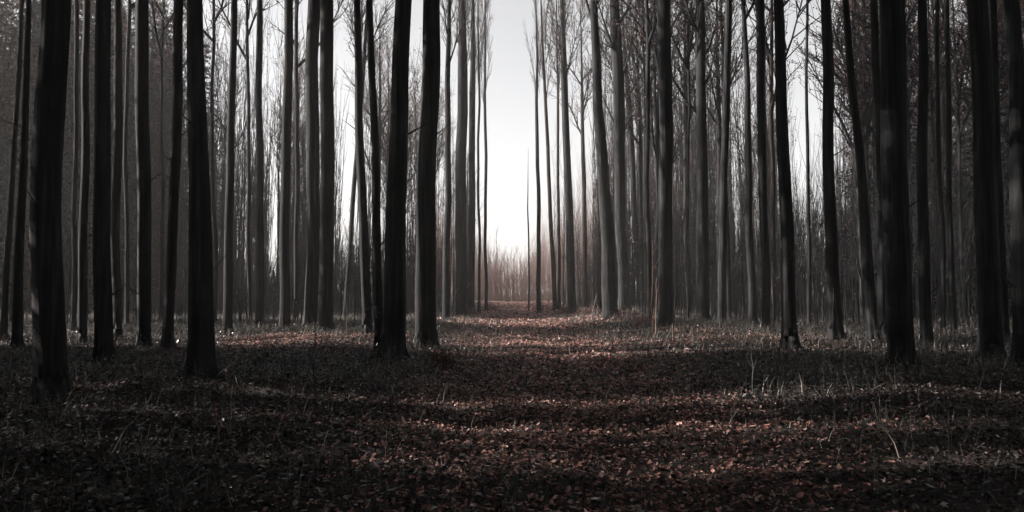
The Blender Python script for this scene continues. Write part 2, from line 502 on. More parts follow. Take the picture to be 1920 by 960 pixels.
# label, u at row 480, u at row 0, width at 480, width at top, distance, bark, height, crown base
MAIN = [
 # ---- left of the bright opening, outwards from it
 ('threadlike dark trunk at the left rim of the bright opening', 911, 909, 6, 5, 62, G, 30, 15),
 ('very thin straight trunk just left of the bright opening, beside the threadlike one', 898, 897, 5, 4, 55, G, 29, 14),
 ('slim straight dark trunk, third left of the bright opening', 884, 887, 13, 11, 52, B, 26, 13),
 ('medium dark trunk left of the opening with pale stems at its foot', 864, 868, 22, 18, 47, B, 26, 13),
 ('greyish slim trunk between the medium trunk by the opening and the flared thick trunk', 838, 842, 13, 9, 40, G, 24, 12),
 ('thick black trunk with flared foot at the left edge of the leaf covered path', 801, 807, 37, 32, 21.5, B, 27, 13),
 ('thick straight black trunk, the nearest one left of the path', 742, 756, 38, 30, 17.9, B, 27, 13),
 ('slim curved trunk whose foot stands left of the nearest thick black trunk', 707, 693, 16, 12, 19.5, B, 22, 11),
 ('slender trunk with pale left edge rising from the lit leaf patch', 684, 668, 17, 13, 24.5, G, 23, 11),
 ('hazy thin trunk crossing the pale gap beside the slender pale edged trunk', 655, 690, 9, 8, 42, G, 23, 12),
 ('right trunk of the thick close pair behind the lit leaf patch', 611, 615, 26, 25, 26.8, B, 26, 13),
 ('left trunk of the thick close pair behind the lit leaf patch', 585, 589, 25, 24, 29.5, B, 26, 13),
 ('thin dark trunk just left of the thick close pair', 556, 557, 9, 8, 38, B, 24, 12),
 ('medium straight trunk, second to the left of the thick close pair', 535, 541, 18, 16, 29, B, 25, 12),
 ('slim straight trunk between two pale gaps, third left of the thick close pair', 487, 486, 14, 11, 31, B, 25, 12),
 ('thin grey trunk left of the slim straight trunk between the pale gaps', 468, 463, 8, 6, 37, G, 23, 12),
 ('slim dark trunk leaning slightly towards the path, right of the big shadowed trunk', 429, 439, 16, 12, 26, B, 24, 12),
 ('thin grey trunk against the haze beside the big shadowed trunk', 402, 399, 7, 6, 34, G, 23, 12),
 ('big shadowed trunk standing nearest among the weeds left of the path', 375, 366, 42, 27, 13.4, B, 27, 12),
 ('dark trunk leaning towards the path, just left of the big shadowed trunk', 320, 337, 18, 17, 20, B, 25, 12),
 ('thin trunk in the grey gap beside the leaning trunk at left', 303, 306, 7, 5, 36, G, 22, 12),
 ('medium black trunk left of the broad grey gap', 269, 268, 24, 24, 21, B, 25, 12),
 ('thin wavering trunk left of the medium black trunk by the grey gap', 238, 240, 8, 7, 30, B, 23, 12),
 ('slim dark trunk right beside the broad black one in the dark left part', 221, 220, 15, 14, 24, B, 24, 12),
 ('broad black trunk in the dark left part with faint streaks on both sides', 195, 193, 30, 26, 17, B, 26, 12),
 ('slim black trunk, second right of the massive trunk at far left', 156, 163, 15, 12, 22, B, 24, 12),
 ('thin black trunk, first right of the massive trunk at far left', 139, 143, 9, 8, 27, B, 23, 12),
 ('massive black trunk near the left edge of the view, widest on that side', 98, 99, 52, 48, 10.8, B, 27, 11),
 ('slim trunk leaning to the right between the massive trunk and the left edge', 37, 52, 16, 9, 20, B, 23, 12),
 ('leaning trunk hard against the left edge of the view', 15, 40, 11, 7, 24, B, 23, 12),
 # ---- right of the bright opening, outwards from it
 ('thin reddish stem standing inside the right rim of the bright opening', 991, 989, 3, 2, 66, W, 13.5, 12.9),
 ('thin dark trunk at the right rim of the bright opening', 1010, 1005, 8, 5, 54, B, 25, 13),
 ('slim brownish trunk leaning left, second right of the bright opening', 1036, 1014, 8, 5, 58, W, 29, 15),
 ('thin brown trunk close before the curved dark trunk right of the opening', 1048, 1044, 6, 4, 60, W, 29, 15),
 ('curved dark trunk leaning towards the opening, set against the white sky', 1070, 1053, 15, 12, 49, B, 26, 13),
 ('hazy brown trunk in the pale gap right of the curved dark trunk', 1097, 1088, 9, 5, 66, W, 28, 14),
 ('stout dark trunk leaning left on the grassy bank right of the path', 1139, 1112, 26, 14, 38, B, 26, 13),
 ('dark straight trunk right behind the stout leaning one on the bank', 1167, 1154, 20, 22, 42, B, 26, 12),
 ('hazy slanting trunk right of the dark pair on the bank', 1196, 1166, 12, 9, 50, G, 23, 12),
 ('threadlike dark trunk within the pale gap left of the thick upright trunk', 1211, 1205, 6, 4, 43, B, 23, 12),
 ('thick upright black trunk with pale pink stems at its left foot', 1249, 1245, 27, 25, 30, B, 27, 13),
 ('slim hazy grey trunk, next right of the thick upright trunk with pink stems', 1287, 1284, 9, 8, 48, G, 23, 12),
 ('medium hazy trunk in the grey thicket right of the thick upright trunk', 1318, 1314, 22, 15, 34, G, 23, 11),
 ('slim dark trunk leaning right at its top, between two pale gaps', 1355, 1366, 15, 13, 31, B, 24, 12),
 ('slim trunk slanting left across the pale streaks, right half of view', 1408, 1394, 14, 9, 33, B, 24, 12),
 ('straight slim dark trunk beside the slanting one, left of the pale patch', 1434, 1424, 15, 16, 28, B, 25, 12),
 ('dark trunk leaning left at the left border of the large pale patch', 1475, 1460, 24, 18, 19.5, B, 26, 12),
 ('thin black trunk dividing the large pale patch in the right half', 1516, 1513, 7, 5, 31, B, 24, 13),
 ('dark leaning trunk with pale left edge closing the large pale patch', 1563, 1545, 22, 18, 22.5, B, 26, 12),
 ('crooked slim trunk leaning left beside the broad dark trunk at right', 1625, 1588, 18, 11, 23, B, 23, 12),
 ('slim dark trunk touching the broad dark trunk on its left side', 1652, 1640, 16, 14, 25, B, 24, 12),
 ('broad black trunk in the dark right part, widest on that side', 1684, 1670, 46, 44, 15.8, B, 27, 12),
 ('dark slim trunk right of the broad black trunk, before faint grey streaks', 1735, 1728, 20, 16, 21, B, 25, 12),
 ('thin black trunk between faint grey streaks in the dark right part', 1766, 1757, 8, 7, 29, B, 23, 12),
 ('slim black trunk bordering the last grey gap on the right', 1785, 1773, 10, 9, 27, B, 23, 12),
 ('wide dark trunk right of the last grey gap', 1850, 1832, 36, 34, 17, B, 26, 12),
 ('slim leaning trunk beyond the wide dark trunk near the right edge', 1880, 1862, 12, 12, 23, B, 24, 12),
 ('dark trunk hard against the right edge of the view', 1910, 1898, 28, 26, 14.5, B, 25, 12),
]
for i, (lab, u1, u0, w1, w0, d, mat, H, cb) in enumerate(MAIN):
    add_tree('forest_tree', lab, None, u1, u0, w1, w0, d, mat, H, cb, i, d < 36, 1.0, stubs=(3 if d < 24 else 1))
MAIN_U = sorted((m[1], m[0]) for m in MAIN)

# ---- slim trees further back, kept out of the pale gaps of the photograph
GAPS = [(288, 316), (342, 366), (396, 424), (446, 466), (494, 526), (565, 573), (630, 664), (900, 1004), (1012, 1034), (1078, 1112), (1172, 1196),
        (1262, 1280), (1326, 1342), (1372, 1398), (1414, 1428), (1488, 1548), (1572, 1600), (768, 786), (824, 832), (900, 915)]
ORD = ['', 'first', 'second', 'third', 'fourth', 'fifth', 'sixth', 'seventh', 'eighth', 'ninth', 'tenth', 'eleventh', 'twelfth', 'thirteenth', 'fourteenth', 'fifteenth',
       'sixteenth', 'seventeenth', 'eighteenth', 'nineteenth', 'twentieth', 'twenty-first', 'twenty-second', 'twenty-third', 'twenty-fourth', 'twenty-fifth',
       'twenty-sixth', 'twenty-seventh', 'twenty-eighth', 'twenty-ninth', 'thirtieth', 'thirty-first']
LEFT_U = sorted([m[1] for m in MAIN if m[1] < 960], reverse=True)
RIGHT_U = sorted([m[1] for m in MAIN if m[1] >= 960])
NUM = 'zero one two three four five six seven eight nine ten eleven twelve thirteen fourteen fifteen sixteen seventeen eighteen nineteen twenty twenty-one twenty-two twenty-three twenty-four twenty-five twenty-six twenty-seven twenty-eight twenty-nine thirty thirty-one'.split()
def slot_label(u):
    if u < 960:
        k = sum(1 for x in LEFT_U if x > u); side = 'left'; n = len(LEFT_U)
    else:
        k = sum(1 for x in RIGHT_U if x < u); side = 'right'; n = len(RIGHT_U)
    if k == 0: return None
    if k >= n: return f'slim far tree beyond the outermost {side} trunk'
    return f'slim far tree between dark trunks {NUM[k]} and {NUM[k+1]} {side} of opening'
SLOTS = {}
r2 = random.Random(5)
made = 0
tries = 0
while made < 200 and tries < 6000:
    tries += 1
    d = r2.uniform(34, 105)
    u = r2.choice([r2.uniform(-30, 900), r2.uniform(1000, 1950), r2.uniform(-30, 330), r2.uniform(1560, 1950)])
    x = (u - 960) / FPX * d
    if abs(x) < 4.8: continue
    w = r2.uniform(.16, .38)
    wpx = w * FPX / d
    if any(a - wpx * .5 - 2 < u < b + wpx * .5 + 2 for a, b in GAPS): continue
    if any(abs(u - t[0]) < 3 and abs(d - t[1]) < 12 for t in TREE_META): continue
    if in_gap(x, d, 1.5) or any(a - 38 < u < b + 38 for a, b in ((632, 662), (1062, 1108), (1490, 1546))): continue
    lab = slot_label(u)
    if lab is None or len(SLOTS.setdefault(lab, [])) >= 7: continue
    lean = (960 - u) * .018 + r2.gauss(0, 5)
    H = r2.uniform(17, 25)
    SLOTS[lab].append((u, None))
    tr_ = add_tree('forest_tree', lab, 'slim hazy trees far back in the wood', u, u + lean, wpx, wpx * .8, d, r2.choice([G, G, B, W]), H, H * r2.uniform(.38, .55), made, False, .6)
    SLOTS[lab][-1] = (u, tr_)
    made += 1

for lab, lst in SLOTS.items():          # several in one gap: counted from the left
    if len(lst) > 1:
        for q, (u, o) in enumerate(sorted(lst, key=lambda t: t[0])):
            o['label'] = ORD[q + 1] + ' ' + lab.replace('slim far tree', 'slim far tree from the left', 1)
# ---- trees of the same wood just outside the frame: their crowns close the canopy, their trunks shade the foreground
def side_tree(x, y, label, group, k, crown_base=None):
    if x * SH[0] > 17 and crown_base is None and any(g0 - 2.5 < x * NH[0] + y * NH[1] < g1 + 2.5 for g0, g1 in GAPS_C): return
    H = r2.uniform(21, 26)
    foot = Vector((x, y, gh(x, y) - .02))
    me, pts, rad, zs = make_trunk(foot, foot + Vector((0, 0, 2)), foot + Vector((r2.uniform(-.2, .2), 0, 7)), r2.uniform(.26, .46), .28, H, B, 10, 900 + k)
    root = tag(empty('forest_tree', foot), label, 'tree', group)
    link('trunk', me, None, root)
    limbs, cm = CROWNS[5 + k % 3 if x > -20 else k % 5]
    cb = crown_base or 10 + 2 * r2.random()
    sc = (H - cb) / CROWN_H
    cp = pts[max(i for i, z in enumerate(zs) if z <= cb)]
    for lm in limbs + [cm]:
        o = link('limb' if lm is not cm else 'crown', lm, None, root); o.location = cp; o.scale = (sc * 1.5, sc * 1.5, sc); o.rotation_euler = (0, 0, k * 1.7)
for k in range(14):
    y = -8 + k * 2.3 + r2.uniform(-.5, .5)
    side_tree(-(abs(y) * .68 + 3.2 + r2.uniform(0, 9) + (2.5 if y < 6 else 0)), y, 'tall dark tree added for shade beyond the left edge of the view', 'trees beyond the left edge of the view', k)
for k in range(14):
    y = -8 + k * 2.3 + r2.uniform(-.5, .5)
    side_tree(abs(y) * .68 + 3.2 + r2.uniform(0, 9) + (2.5 if y < 6 else 0), y, 'tall dark tree standing beyond the right edge of the view', 'trees beyond the right edge of the view', 40 + k)
for k in range(8):
    side_tree((k % 4 - 1.5) * 5.2 + r2.uniform(-1, 1), -5.5 - 6 * (k // 4) + r2.uniform(-1, 1), 'tall dark tree standing behind the viewpoint', 'trees behind the viewpoint', 70 + k)

# ---- dense dark spruces: belts added to block light, and the dark depths at both sides of the view
SPR_H = 22.0
SPRUCE = []
for vi in range(3):
    rnd = random.Random(400 + vi)
    mb = MB()
    z = 1.2
    while z < SPR_H - .3:
        R = 3.1 * (1 - z / SPR_H) ** .8 + .15
        nb = rnd.randint(9, 12)
        for k in range(nb):
            a = rnd.uniform(0, 6.283); L = R * rnd.uniform(.75, 1.12)
            dirv = Vector((math.cos(a), math.sin(a), 0))
            e0 = Vector((0, 0, z)); e1 = e0 + dirv * L + Vector((0, 0, -.28 * L + rnd.uniform(-.1, .1)))
            mb.tube([e0, e0.lerp(e1, .5) + Vector((0, 0, -.05 * L)), e1], [.02, .013, .004], 3, cap=False)
            for q in range(int(4 + L * 4)):
                f = rnd.uniform(.12, 1.0)
                p = e0.lerp(e1, f)
                d = (dirv * rnd.uniform(.2, 1) + Vector((-dirv.y, dirv.x, 0)) * rnd.gauss(0, .8) + Vector((0, 0, rnd.uniform(-.9, -.1)))).normalized()
                w = Vector((-d.y, d.x, 0)).normalized() * rnd.uniform(.05, .09) + Vector((0, 0, rnd.uniform(-.04, .04)))
                S = rnd.uniform(.25, .5) * (.6 + .5 * (1 - z / SPR_H))
                n0 = len(mb.v)
                mb.v += [p, p + d * S * .45 + w, p + d * S, p + d * S * .45 - w]
                mb.f += [(n0, n0 + 1, n0 + 2), (n0, n0 + 2, n0 + 3)]; mb.m += [1, 1]
        z += rnd.uniform(.34, .5)
    SPRUCE.append(mb.mesh('crown', [M_TWIG, M_NEEDLE], smooth=False))
tb = MB(); tb.tube([Vector((0, 0, z)) for z in (-.15, 0, .2, .6, 2, 8, 16, 21.9)], [.3, .27, .22, .19, .17, .12, .055, .01], 9)
SPR_TRUNK = tb.mesh('trunk', [M_BARK])
def spruce(x, y, sc, wide, label, group, k):
    root = tag(empty('spruce_tree', (x, y, gh(x, y))), label, 'tree', group)
    root.rotation_euler = (0, 0, k * 2.1); root.scale = (sc * wide, sc * wide, sc)
    link('trunk', SPR_TRUNK, None, root); link('crown', SPRUCE[k % 3], None, root)
# belt added on the left to block light: low sun comes only through its gaps
k = 0
c = -16.0
while c < 66:
    D = min(max(g0 - c, c - g1) for g0, g1 in GAPS_C)     # clear distance to the nearest gap
    if D > .22:
        wide = max(.16, min(1.0, D / 1.7))
        t = ((23, 28, 33) if c < 30 else (33, 36, 39))[k % 3] + r2.uniform(-1.2, 1.2)
        far = c > 30
        spruce(SH[0] * t + NH[0] * c, SH[1] * t + NH[1] * c, r2.uniform(1.0, 1.2), wide,
               'dense dark spruce in the sun-blocking belt added behind the trunks at far left' if far else 'dense dark spruce in the sun-blocking belt added beyond the left edge of the view',
               'added spruces in the dark far left' if far else 'added spruces beyond the left edge of the view', k)
        c += .28 + .45 * wide
    else:
        c += .1
    k += 1
for k, (x, y) in enumerate(((-24, 5.5), (-25.5, 8.6), (-24, 11.5), (-26, 15))):      # unseen high crowns, added to keep the right of the foreground in shade
    side_tree(x, y, 'tall dark tree added for shade beyond the left edge of the view', 'trees beyond the left edge of the view', 90 + k, 13.5)
for k in range(26):                                                                   # unseen young spruces, added to keep the left of the foreground in shade
    y = 2.5 + k * .6
    if k % 3 == 2: continue
    spruce(-13.6 - .12 * max(0, y - 10) + r2.uniform(-.5, .5), y, r2.uniform(.33, .40), 1.2, 'young spruce added for shade beyond the left edge of the view', 'young spruces added for shade beyond the left edge of the view', k)
for k in range(16):  # unseen belt added on the right to shut out side light
    y = -12 + k * 3.4
    spruce(max(y, 0) * .7 + 14 + r2.uniform(-1.5, 1.5), y, r2.uniform(.95, 1.15), 1.25, 'dense dark spruce in the light-blocking belt added beyond the right edge of the view', 'added spruces beyond the right edge of the view', k)
for k in range(10):  # unseen row added at the back to shut out skylight
    spruce(-20 + k * 4.2 + r2.uniform(-1, 1), -16 + r2.uniform(-1.5, 1.5), r2.uniform(.95, 1.15), 1.25, 'dense dark spruce in the light-blocking row added behind the viewpoint', 'added spruces behind the viewpoint', k)
SPR_VIEW = [
 (110, 50, .95, 'dark spruce seen between the massive trunk and the broad black trunk, far left'),
 (165, 54, 1.05, 'dark spruce behind the two slim trunks right of the massive left trunk'),
 (208, 49, .9, 'dark spruce standing behind the broad black trunk on the left'),
 (246, 58, 1.0, 'dark spruce in the gap left of the medium black trunk by the grey gap'),
 (62, 66, 1.0, 'faint dark spruce just left of the massive trunk'),
 (1640, 50, .9, 'dark spruce behind the crooked slim trunk on the right'),
 (1690, 43, 1.0, 'dark spruce directly behind the broad black trunk on the right'),
 (1745, 60, .9, 'dark spruce behind the faint grey streaks right of the broad trunk'),
 (1852, 46, 1.0, 'dark spruce behind the wide dark trunk near the right edge'),
 (1900, 40, 1.0, 'dark spruce behind the trunk at the right edge'),
 (1815, 64, .85, 'smaller dark spruce in the last grey gap on the right'),
]
for k, (u, d, sc, lab) in enumerate(SPR_VIEW):
    spruce((u - 960) / FPX * d, d, sc, 1.0, lab, 'dark spruces deep in the wood', k)

# ------------------------------------------------------------------ far thicket of saplings: nobody could count it
VT_U = [-60, 30, 150, 250, 300, 350, 420, 460, 510, 600, 640, 700, 780, 850, 905, 940, 985, 1010, 1040, 1090, 1180, 1220, 1280, 1340, 1400, 1450, 1500, 1580, 1650, 1750, 1820, 1900, 1980]
VT_V = [380, 420, 330, 420, 440, 500, 430, 500, 480, 450, 430, 440, 400, 420, 465, 490, 488, 455, 420, 400, 380, 440, 400, 370, 420, 400, 360, 330, 290, 300, 310, 210, 200]
def build_thicket(name, n, ymin, ymax, keep, mats, leafy, rr, label, rscale=1.0, hscale=1.0):
    mb = MB()
    c = 0
    while c < n:
        y = rr.uniform(ymin, ymax)
        u = rr.uniform(-60, 1980)
        x = (u - 960) / FPX * y
        if not keep(x, y, u): continue
        v = np.interp(u, VT_U, VT_V)
        Hm = (HORIZON - v) / FPX * y + 1.2
        H = Hm * (rr.uniform(.35, 1.0) + max(0, rr.gauss(0, .28))) * hscale
        z0 = gh(x, y)
        p = Vector((x, y, z0)); d = Vector((rr.gauss(0, .035), rr.gauss(0, .035), 1)).normalized()
        r = rr.uniform(.008, .026) * rscale
        pts, rad = [p], [r]
        for i in range(3):
            d = (d + Vector((rr.gauss(0, .03), rr.gauss(0, .03), 0))).normalized()
            pts.append(pts[-1] + d * H / 3); rad.append(r * (1 - .82 * (i + 1) / 3))
        mb.tube(pts, rad, 3, cap=False)
        for i in range(rr.randint(3, 7)):
            f = rr.uniform(.2, .95) * 3; a = int(f)
            b = pts[a].lerp(pts[a + 1], f - a)
            an = rr.uniform(0, 6.283)
            dd = Vector((math.cos(an) * .32, math.sin(an) * .32, 1)).normalized()
            L = H * rr.uniform(.12, .34)
            m = b + dd * L * .5
            e = m + (dd + Vector((0, 0, .5))).normalized() * L * .5
            mb.tube([b, m, e], [r * .5, r * .36, r * .12], 3, cap=False)
            for _ in range(leafy if rr.random() < .6 else 0):
                mb.leaf(b.lerp(e, rr.random()), rr.uniform(.06, .11), 1, rr)
        c += 1
    o = link(name, mb.mesh(name, mats, smooth=False))
    return tag(o, label, 'thicket', kind='stuff')
rt = random.Random(21)
build_thicket('sapling_thicket', 9500, 34, 104, lambda x, y, u: abs(x) > 4.6 + .02 * y and not in_gap(x, y, .5), [M_TWIG, M_RUST], 1, rt, 'dense grey thicket of young saplings filling the wood behind the trunks', 1.4)
build_thicket('brush', 2400, 110, 150, lambda x, y, u: abs(x) < 14, [M_PINKTWIG, M_RUSTL], 8, rt, 'reddish brush closing the far end of the path', 1.5, 1.15)

def build_poles(name, n, rr, label):
    mb = MB(); c = 0
    while c < n:
        y = rr.uniform(52, 106)
        u = rr.choice([rr.uniform(-60, 905), rr.uniform(1004, 1980), rr.uniform(250, 620), rr.uniform(1120, 1460)])
        x = (u - 960) / FPX * y
        if abs(x) < 4.4: continue
        if any(a < u < b for a, b in ((636, 660), (500, 520), (348, 362), (905, 1004), (1060, 1112), (1178, 1196), (1488, 1548), (1380, 1394), (1416, 1428))) and rr.random() < .95: continue
        H = rr.uniform(9, 22)
        p = Vector((x, y, gh(x, y))); d = Vector((-x * .0006 + rr.gauss(0, .014), rr.gauss(0, .02), 1)).normalized()
        r = rr.uniform(.018, .06)
        pts, rad = [p], [r]
        for i in range(4):
            d = (d + Vector((rr.gauss(0, .015), rr.gauss(0, .015), 0))).normalized()
            pts.append(pts[-1] + d * H / 4); rad.append(r * (1 - .85 * (i + 1) / 4))
        mi = 2 if rr.random() < .3 else 0
        mb.tube(pts, rad, 4, cap=False, mi=mi)
        for i in range(rr.randint(7, 13)):
            f = rr.uniform(.25, .97) * 4; a = min(int(f), 3)
            b = pts[a].lerp(pts[a + 1], f - a)
            an = rr.uniform(0, 6.283)
            dd = Vector((math.cos(an) * .26, math.sin(an) * .26, 1)).normalized()
            L = H * rr.uniform(.06, .2)
            m = b + dd * L * .5; e = m + (dd + Vector((0, 0, .6))).normalized() * L * .5
            mb.tube([b, m, e], [r * .4, r * .28, r * .1], 3, cap=False, mi=mi)
            for _ in range(4 if mi == 2 else 1):
                mb.leaf(b.lerp(e, rr.random()) + Vector((rr.gauss(0, .08), rr.gauss(0, .08), 0)), rr.uniform(.08, .14), 1, rr)
        c += 1
    return tag(link(name, mb.mesh(name, [M_TWIG, M_RUST, M_BARKB], smooth=False)), label, 'saplings', kind='stuff')
build_poles('pole_thicket', 2600, random.Random(77), 'tall crowd of thin bare poles and saplings far back between the trunks')

# ------------------------------------------------------------------ leaf litter
def leaf_template(tris):
    if tris == 2:
        V = np.array([[-.5, 0, 0], [0, -.3, .06], [.5, 0, .03], [0, .3, .08]])
        F = np.array([[0, 1, 2], [0, 2, 3]])
    else:
        V = np.array([[-.5, 0, .10], [-.2, -.26, .16], [.2, -.22, .10], [.52, 0, .16], [.2, .24, .14], [-.2, .27, .18], [0, 0, 0]])
        F = np.array([[0, 1, 6], [1, 2, 6], [2, 3, 6], [3, 4, 6], [4, 5, 6], [5, 0, 6]])
    return V, F

def litter_points(n, y0, y1, seed, power=1.0, xlim=None, dens=None):
    R = np.random.RandomState(seed)
    out = []
    tot = 0
    while tot < n:
        m = n * 2
        y = y0 + (y1 - y0) * R.rand(m) ** power
        half = .68 * y + 1.5
        x = (R.rand(m) * 2 - 1) * half
        keep = R.rand(m) < half / (.68 * y1 + 1.5)
        if xlim is not None: keep &= np.abs(x) < xlim
        if dens is not None: keep &= R.rand(m) < dens(x, y)
        out.append(np.stack([x[keep], y[keep]], 1)); tot += keep.sum()
    P = np.concatenate(out)[:n]
    return P, R

def path_sun_weight(x, y):
    """1 on the leaf covered path and the painted sun patches beside it"""
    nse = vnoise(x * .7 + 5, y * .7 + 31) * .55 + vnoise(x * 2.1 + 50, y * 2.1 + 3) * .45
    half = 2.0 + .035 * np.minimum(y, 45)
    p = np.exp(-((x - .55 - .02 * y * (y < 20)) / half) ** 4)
    sun_patch = 1.0 * np.exp(-((x + 5.8) / 2.4) ** 2 - ((y - 23.5) / 3.2) ** 2) + .8 * np.exp(-((x - 3.6) / 1.1) ** 2 - ((y - 9.2) / .8) ** 2) + .8 * np.exp(-((x - 6.0) / 2.2) ** 2 - ((y - 24) / 3.5) ** 2)  # patches of sunlight, painted by strewing the brightened leaves there
    return np.clip((p + sun_patch) * (.35 + 1.3 * nse), 0, 1)
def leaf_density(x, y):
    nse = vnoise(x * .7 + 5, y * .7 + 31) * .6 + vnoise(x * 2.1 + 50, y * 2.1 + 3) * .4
    return np.clip(.6 + 1.2 * (nse - .5), .3, 1) * (1 - .75 * path_sun_weight(x, y))

def litter(name, n, y0, y1, tris, size, seed, power, label, lift=.02, dens=leaf_density, mat=None):
    P, R = litter_points(n, y0, y1, seed, power, dens=dens)
    z = ground_h(P[:, 0], P[:, 1]) + R.rand(n) ** 2 * lift
    tilt = np.abs(R.normal(0, .6, n))
    rot = rotations(R.rand(n) * 6.283, tilt, R.rand(n) * 6.283)
    s = size * (.45 + 1.2 * R.rand(n) ** 1.5)
    S = np.stack([s, s * (.75 + .5 * R.rand(n)), s * (.3 + 1.6 * R.rand(n))], 1)
    TV, TF = leaf_template(tris)
    me = scatter(name, TV, TF, np.column_stack([P, z + .006]), rot, S, mat or M_LITTER)
    o = link(name, me, None, ground)
    o['kind'] = 'stuff'
    o['label'] = label
    return o
litter('leaf_litter', 82000, 4.2, 13, 6, .044, 1, 1.0, 'dark fallen leaves covering the near forest floor', .05)
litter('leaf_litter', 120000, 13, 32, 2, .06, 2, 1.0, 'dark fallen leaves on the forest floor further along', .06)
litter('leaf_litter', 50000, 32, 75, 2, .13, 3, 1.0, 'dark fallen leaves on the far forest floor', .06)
litter('sunlit_copper_leaves', 19000, 4.2, 13, 6, .046, 4, 1.0, 'copper fallen leaves brightened like sunlight on the near path', .05, path_sun_weight, M_LITTER_SUNLIT)
litter('sunlit_copper_leaves', 52000, 13, 32, 2, .065, 5, 1.0, 'copper fallen leaves brightened like sunlight along the middle of the path', .05, path_sun_weight, M_LITTER_SUNLIT)
litter('sunlit_copper_leaves', 60000, 32, 118, 2, .14, 6, 1.0, 'copper fallen leaves brightened like sunlight on the far end of the path', .06, path_sun_weight, M_LITTER_SUNLIT)

# the largest single leaves in the foreground
def single_leaf_mesh(seed):
    R = random.Random(seed)
    n = 9
    V, F = [], []
    wid = R.uniform(.26, .36); curl = R.uniform(.05, .3); fold = R.uniform(.05, .2); bend = R.uniform(-.15, .25)
    for i in range(n):
        t = i / (n - 1)
        w = wid * (math.sin(math.pi * min(1, t * 1.02)) ** .75) * (1 + .18 * math.sin(t * 19 + seed)) + .004
        z = curl * (t - .5) ** 2 * 2 + .02 * R.random()
        y = bend * (t - .5) ** 2
        V += [(t - .5, y - w, z + fold * w * 2.2 + .03 * R.random()), (t - .5, y, z), (t - .5, y + w, z + fold * w * 2.2 + .03 * R.random())]
    for i in range(n - 1):
        a = i * 3
        F += [(a, a + 1, a + 4, a + 3), (a + 1, a + 2, a + 5, a + 4)]
    V += [(-.75, .02, curl * .9)]; F += [(len(V) - 1, 1, 0)]
    me = bpy.data.meshes.new('leaf'); me.from_pydata(V, [], F); me.materials.append(M_LITTER_O)
    return me
LEAFM = [single_leaf_mesh(s) for s in range(8)]
P, R = litter_points(290, 4.9, 9.0, 44, 1.0, dens=leaf_density)
for i in range(len(P)):
    o = link('leaf', LEAFM[i % 8], None, ground)
    x, y = P[i]
    o.location = (x, y, gh(x, y) + R.uniform(.03, .07))
    o.rotation_euler = (R.normal(0, .4), R.normal(0, .4), R.uniform(0, 6.28))
    s = R.uniform(.04, .068)
    o.scale = (s, s, s)

# ------------------------------------------------------------------ low ground cover and dry grass
def cover_density(x, y):
    nse = vnoise(x * .5 + 15, y * .5 + 61)
    off = 1 - .8 * np.exp(-((x - .6) / 2.6) ** 2)
    return np.clip(off * (nse * 1.5 - .1), .03, 1)
P, R = litter_points(70000, 4.2, 34, 8, .8, dens=cover_density)
n = len(P)
TV, TF = leaf_template(2)
z = ground_h(P[:, 0], P[:, 1]) + .02 + R.rand(n) * .16
me = scatter('ground_cover', TV, TF, np.column_stack([P, z]), rotations(R.rand(n) * 6.283, np.abs(R.normal(.3, .5, n)), R.rand(n) * 6.283), .055 * (.6 + R.rand(n)), M_IVY)
tag(link('ground_cover', me), 'low dark glossy ground cover leaves beside the path', 'ground cover', kind='stuff')

TVg = np.array([[-.5, 0, 0], [.5, 0, 0], [.36, .10, .5], [-.36, .10, .5], [0, .38, .95]])
TFg = np.array([[0, 1, 2], [0, 2, 3], [3, 2, 4]])
P, R = litter_points(66000, 4.2, 45, 9, .8, dens=cover_density)
n = len(P)
hgt = .12 + .28 * R.rand(n) ** 1.6
S = np.stack([.006 + .005 * R.rand(n) + .00018 * P[:, 1], hgt * .9, hgt], 1)
me = scatter('grass', TVg, TFg, np.column_stack([P, ground_h(P[:, 0], P[:, 1]) - .01]), rotations(R.rand(n) * 6.283, np.abs(R.normal(0, .35, n)), R.rand(n) * 6.283), S, M_GRASS)
tag(link('grass', me), 'sparse dry grass blades growing among the fallen leaves', 'grass', kind='stuff')

# fine dry stems standing in the weeds
def stem_density(x, y):
    return np.clip((1 - np.exp(-((x - 1.2) / 3.4) ** 2)) * (vnoise(x * .45 + 91, y * .45 + 17) * 1.7 - .35), .01, 1)
P, R = litter_points(4600, 4.4, 30, 12, .9, dens=stem_density)
n = len(P)
TVs = np.array([[-.5, 0, 0], [.5, 0, 0], [0, .5, 0], [-.4, .25, .55], [.4, .25, .55], [0, .6, .5], [.05, .9, 1.0]])
TFs = np.array([[0, 1, 4], [0, 4, 3], [1, 2, 5], [1, 5, 4], [2, 0, 3], [2, 3, 5], [3, 4, 6], [4, 5, 6], [5, 3, 6]])
hgt = .10 + .36 * R.rand(n) ** 2
wd = .003 + .002 * R.rand(n)
TVs[:, 1] *= 1.0
me = scatter('dry_stems', TVs, TFs, np.column_stack([P, ground_h(P[:, 0], P[:, 1]) - .01]), rotations(R.rand(n) * 6.283, np.abs(R.normal(0, .3, n)), R.rand(n) * 6.283), np.stack([wd, wd, hgt], 1), M_STEMS)
tag(link('weeds', me), 'fine dry weed stems standing among the fallen leaves', 'weeds', kind='stuff')

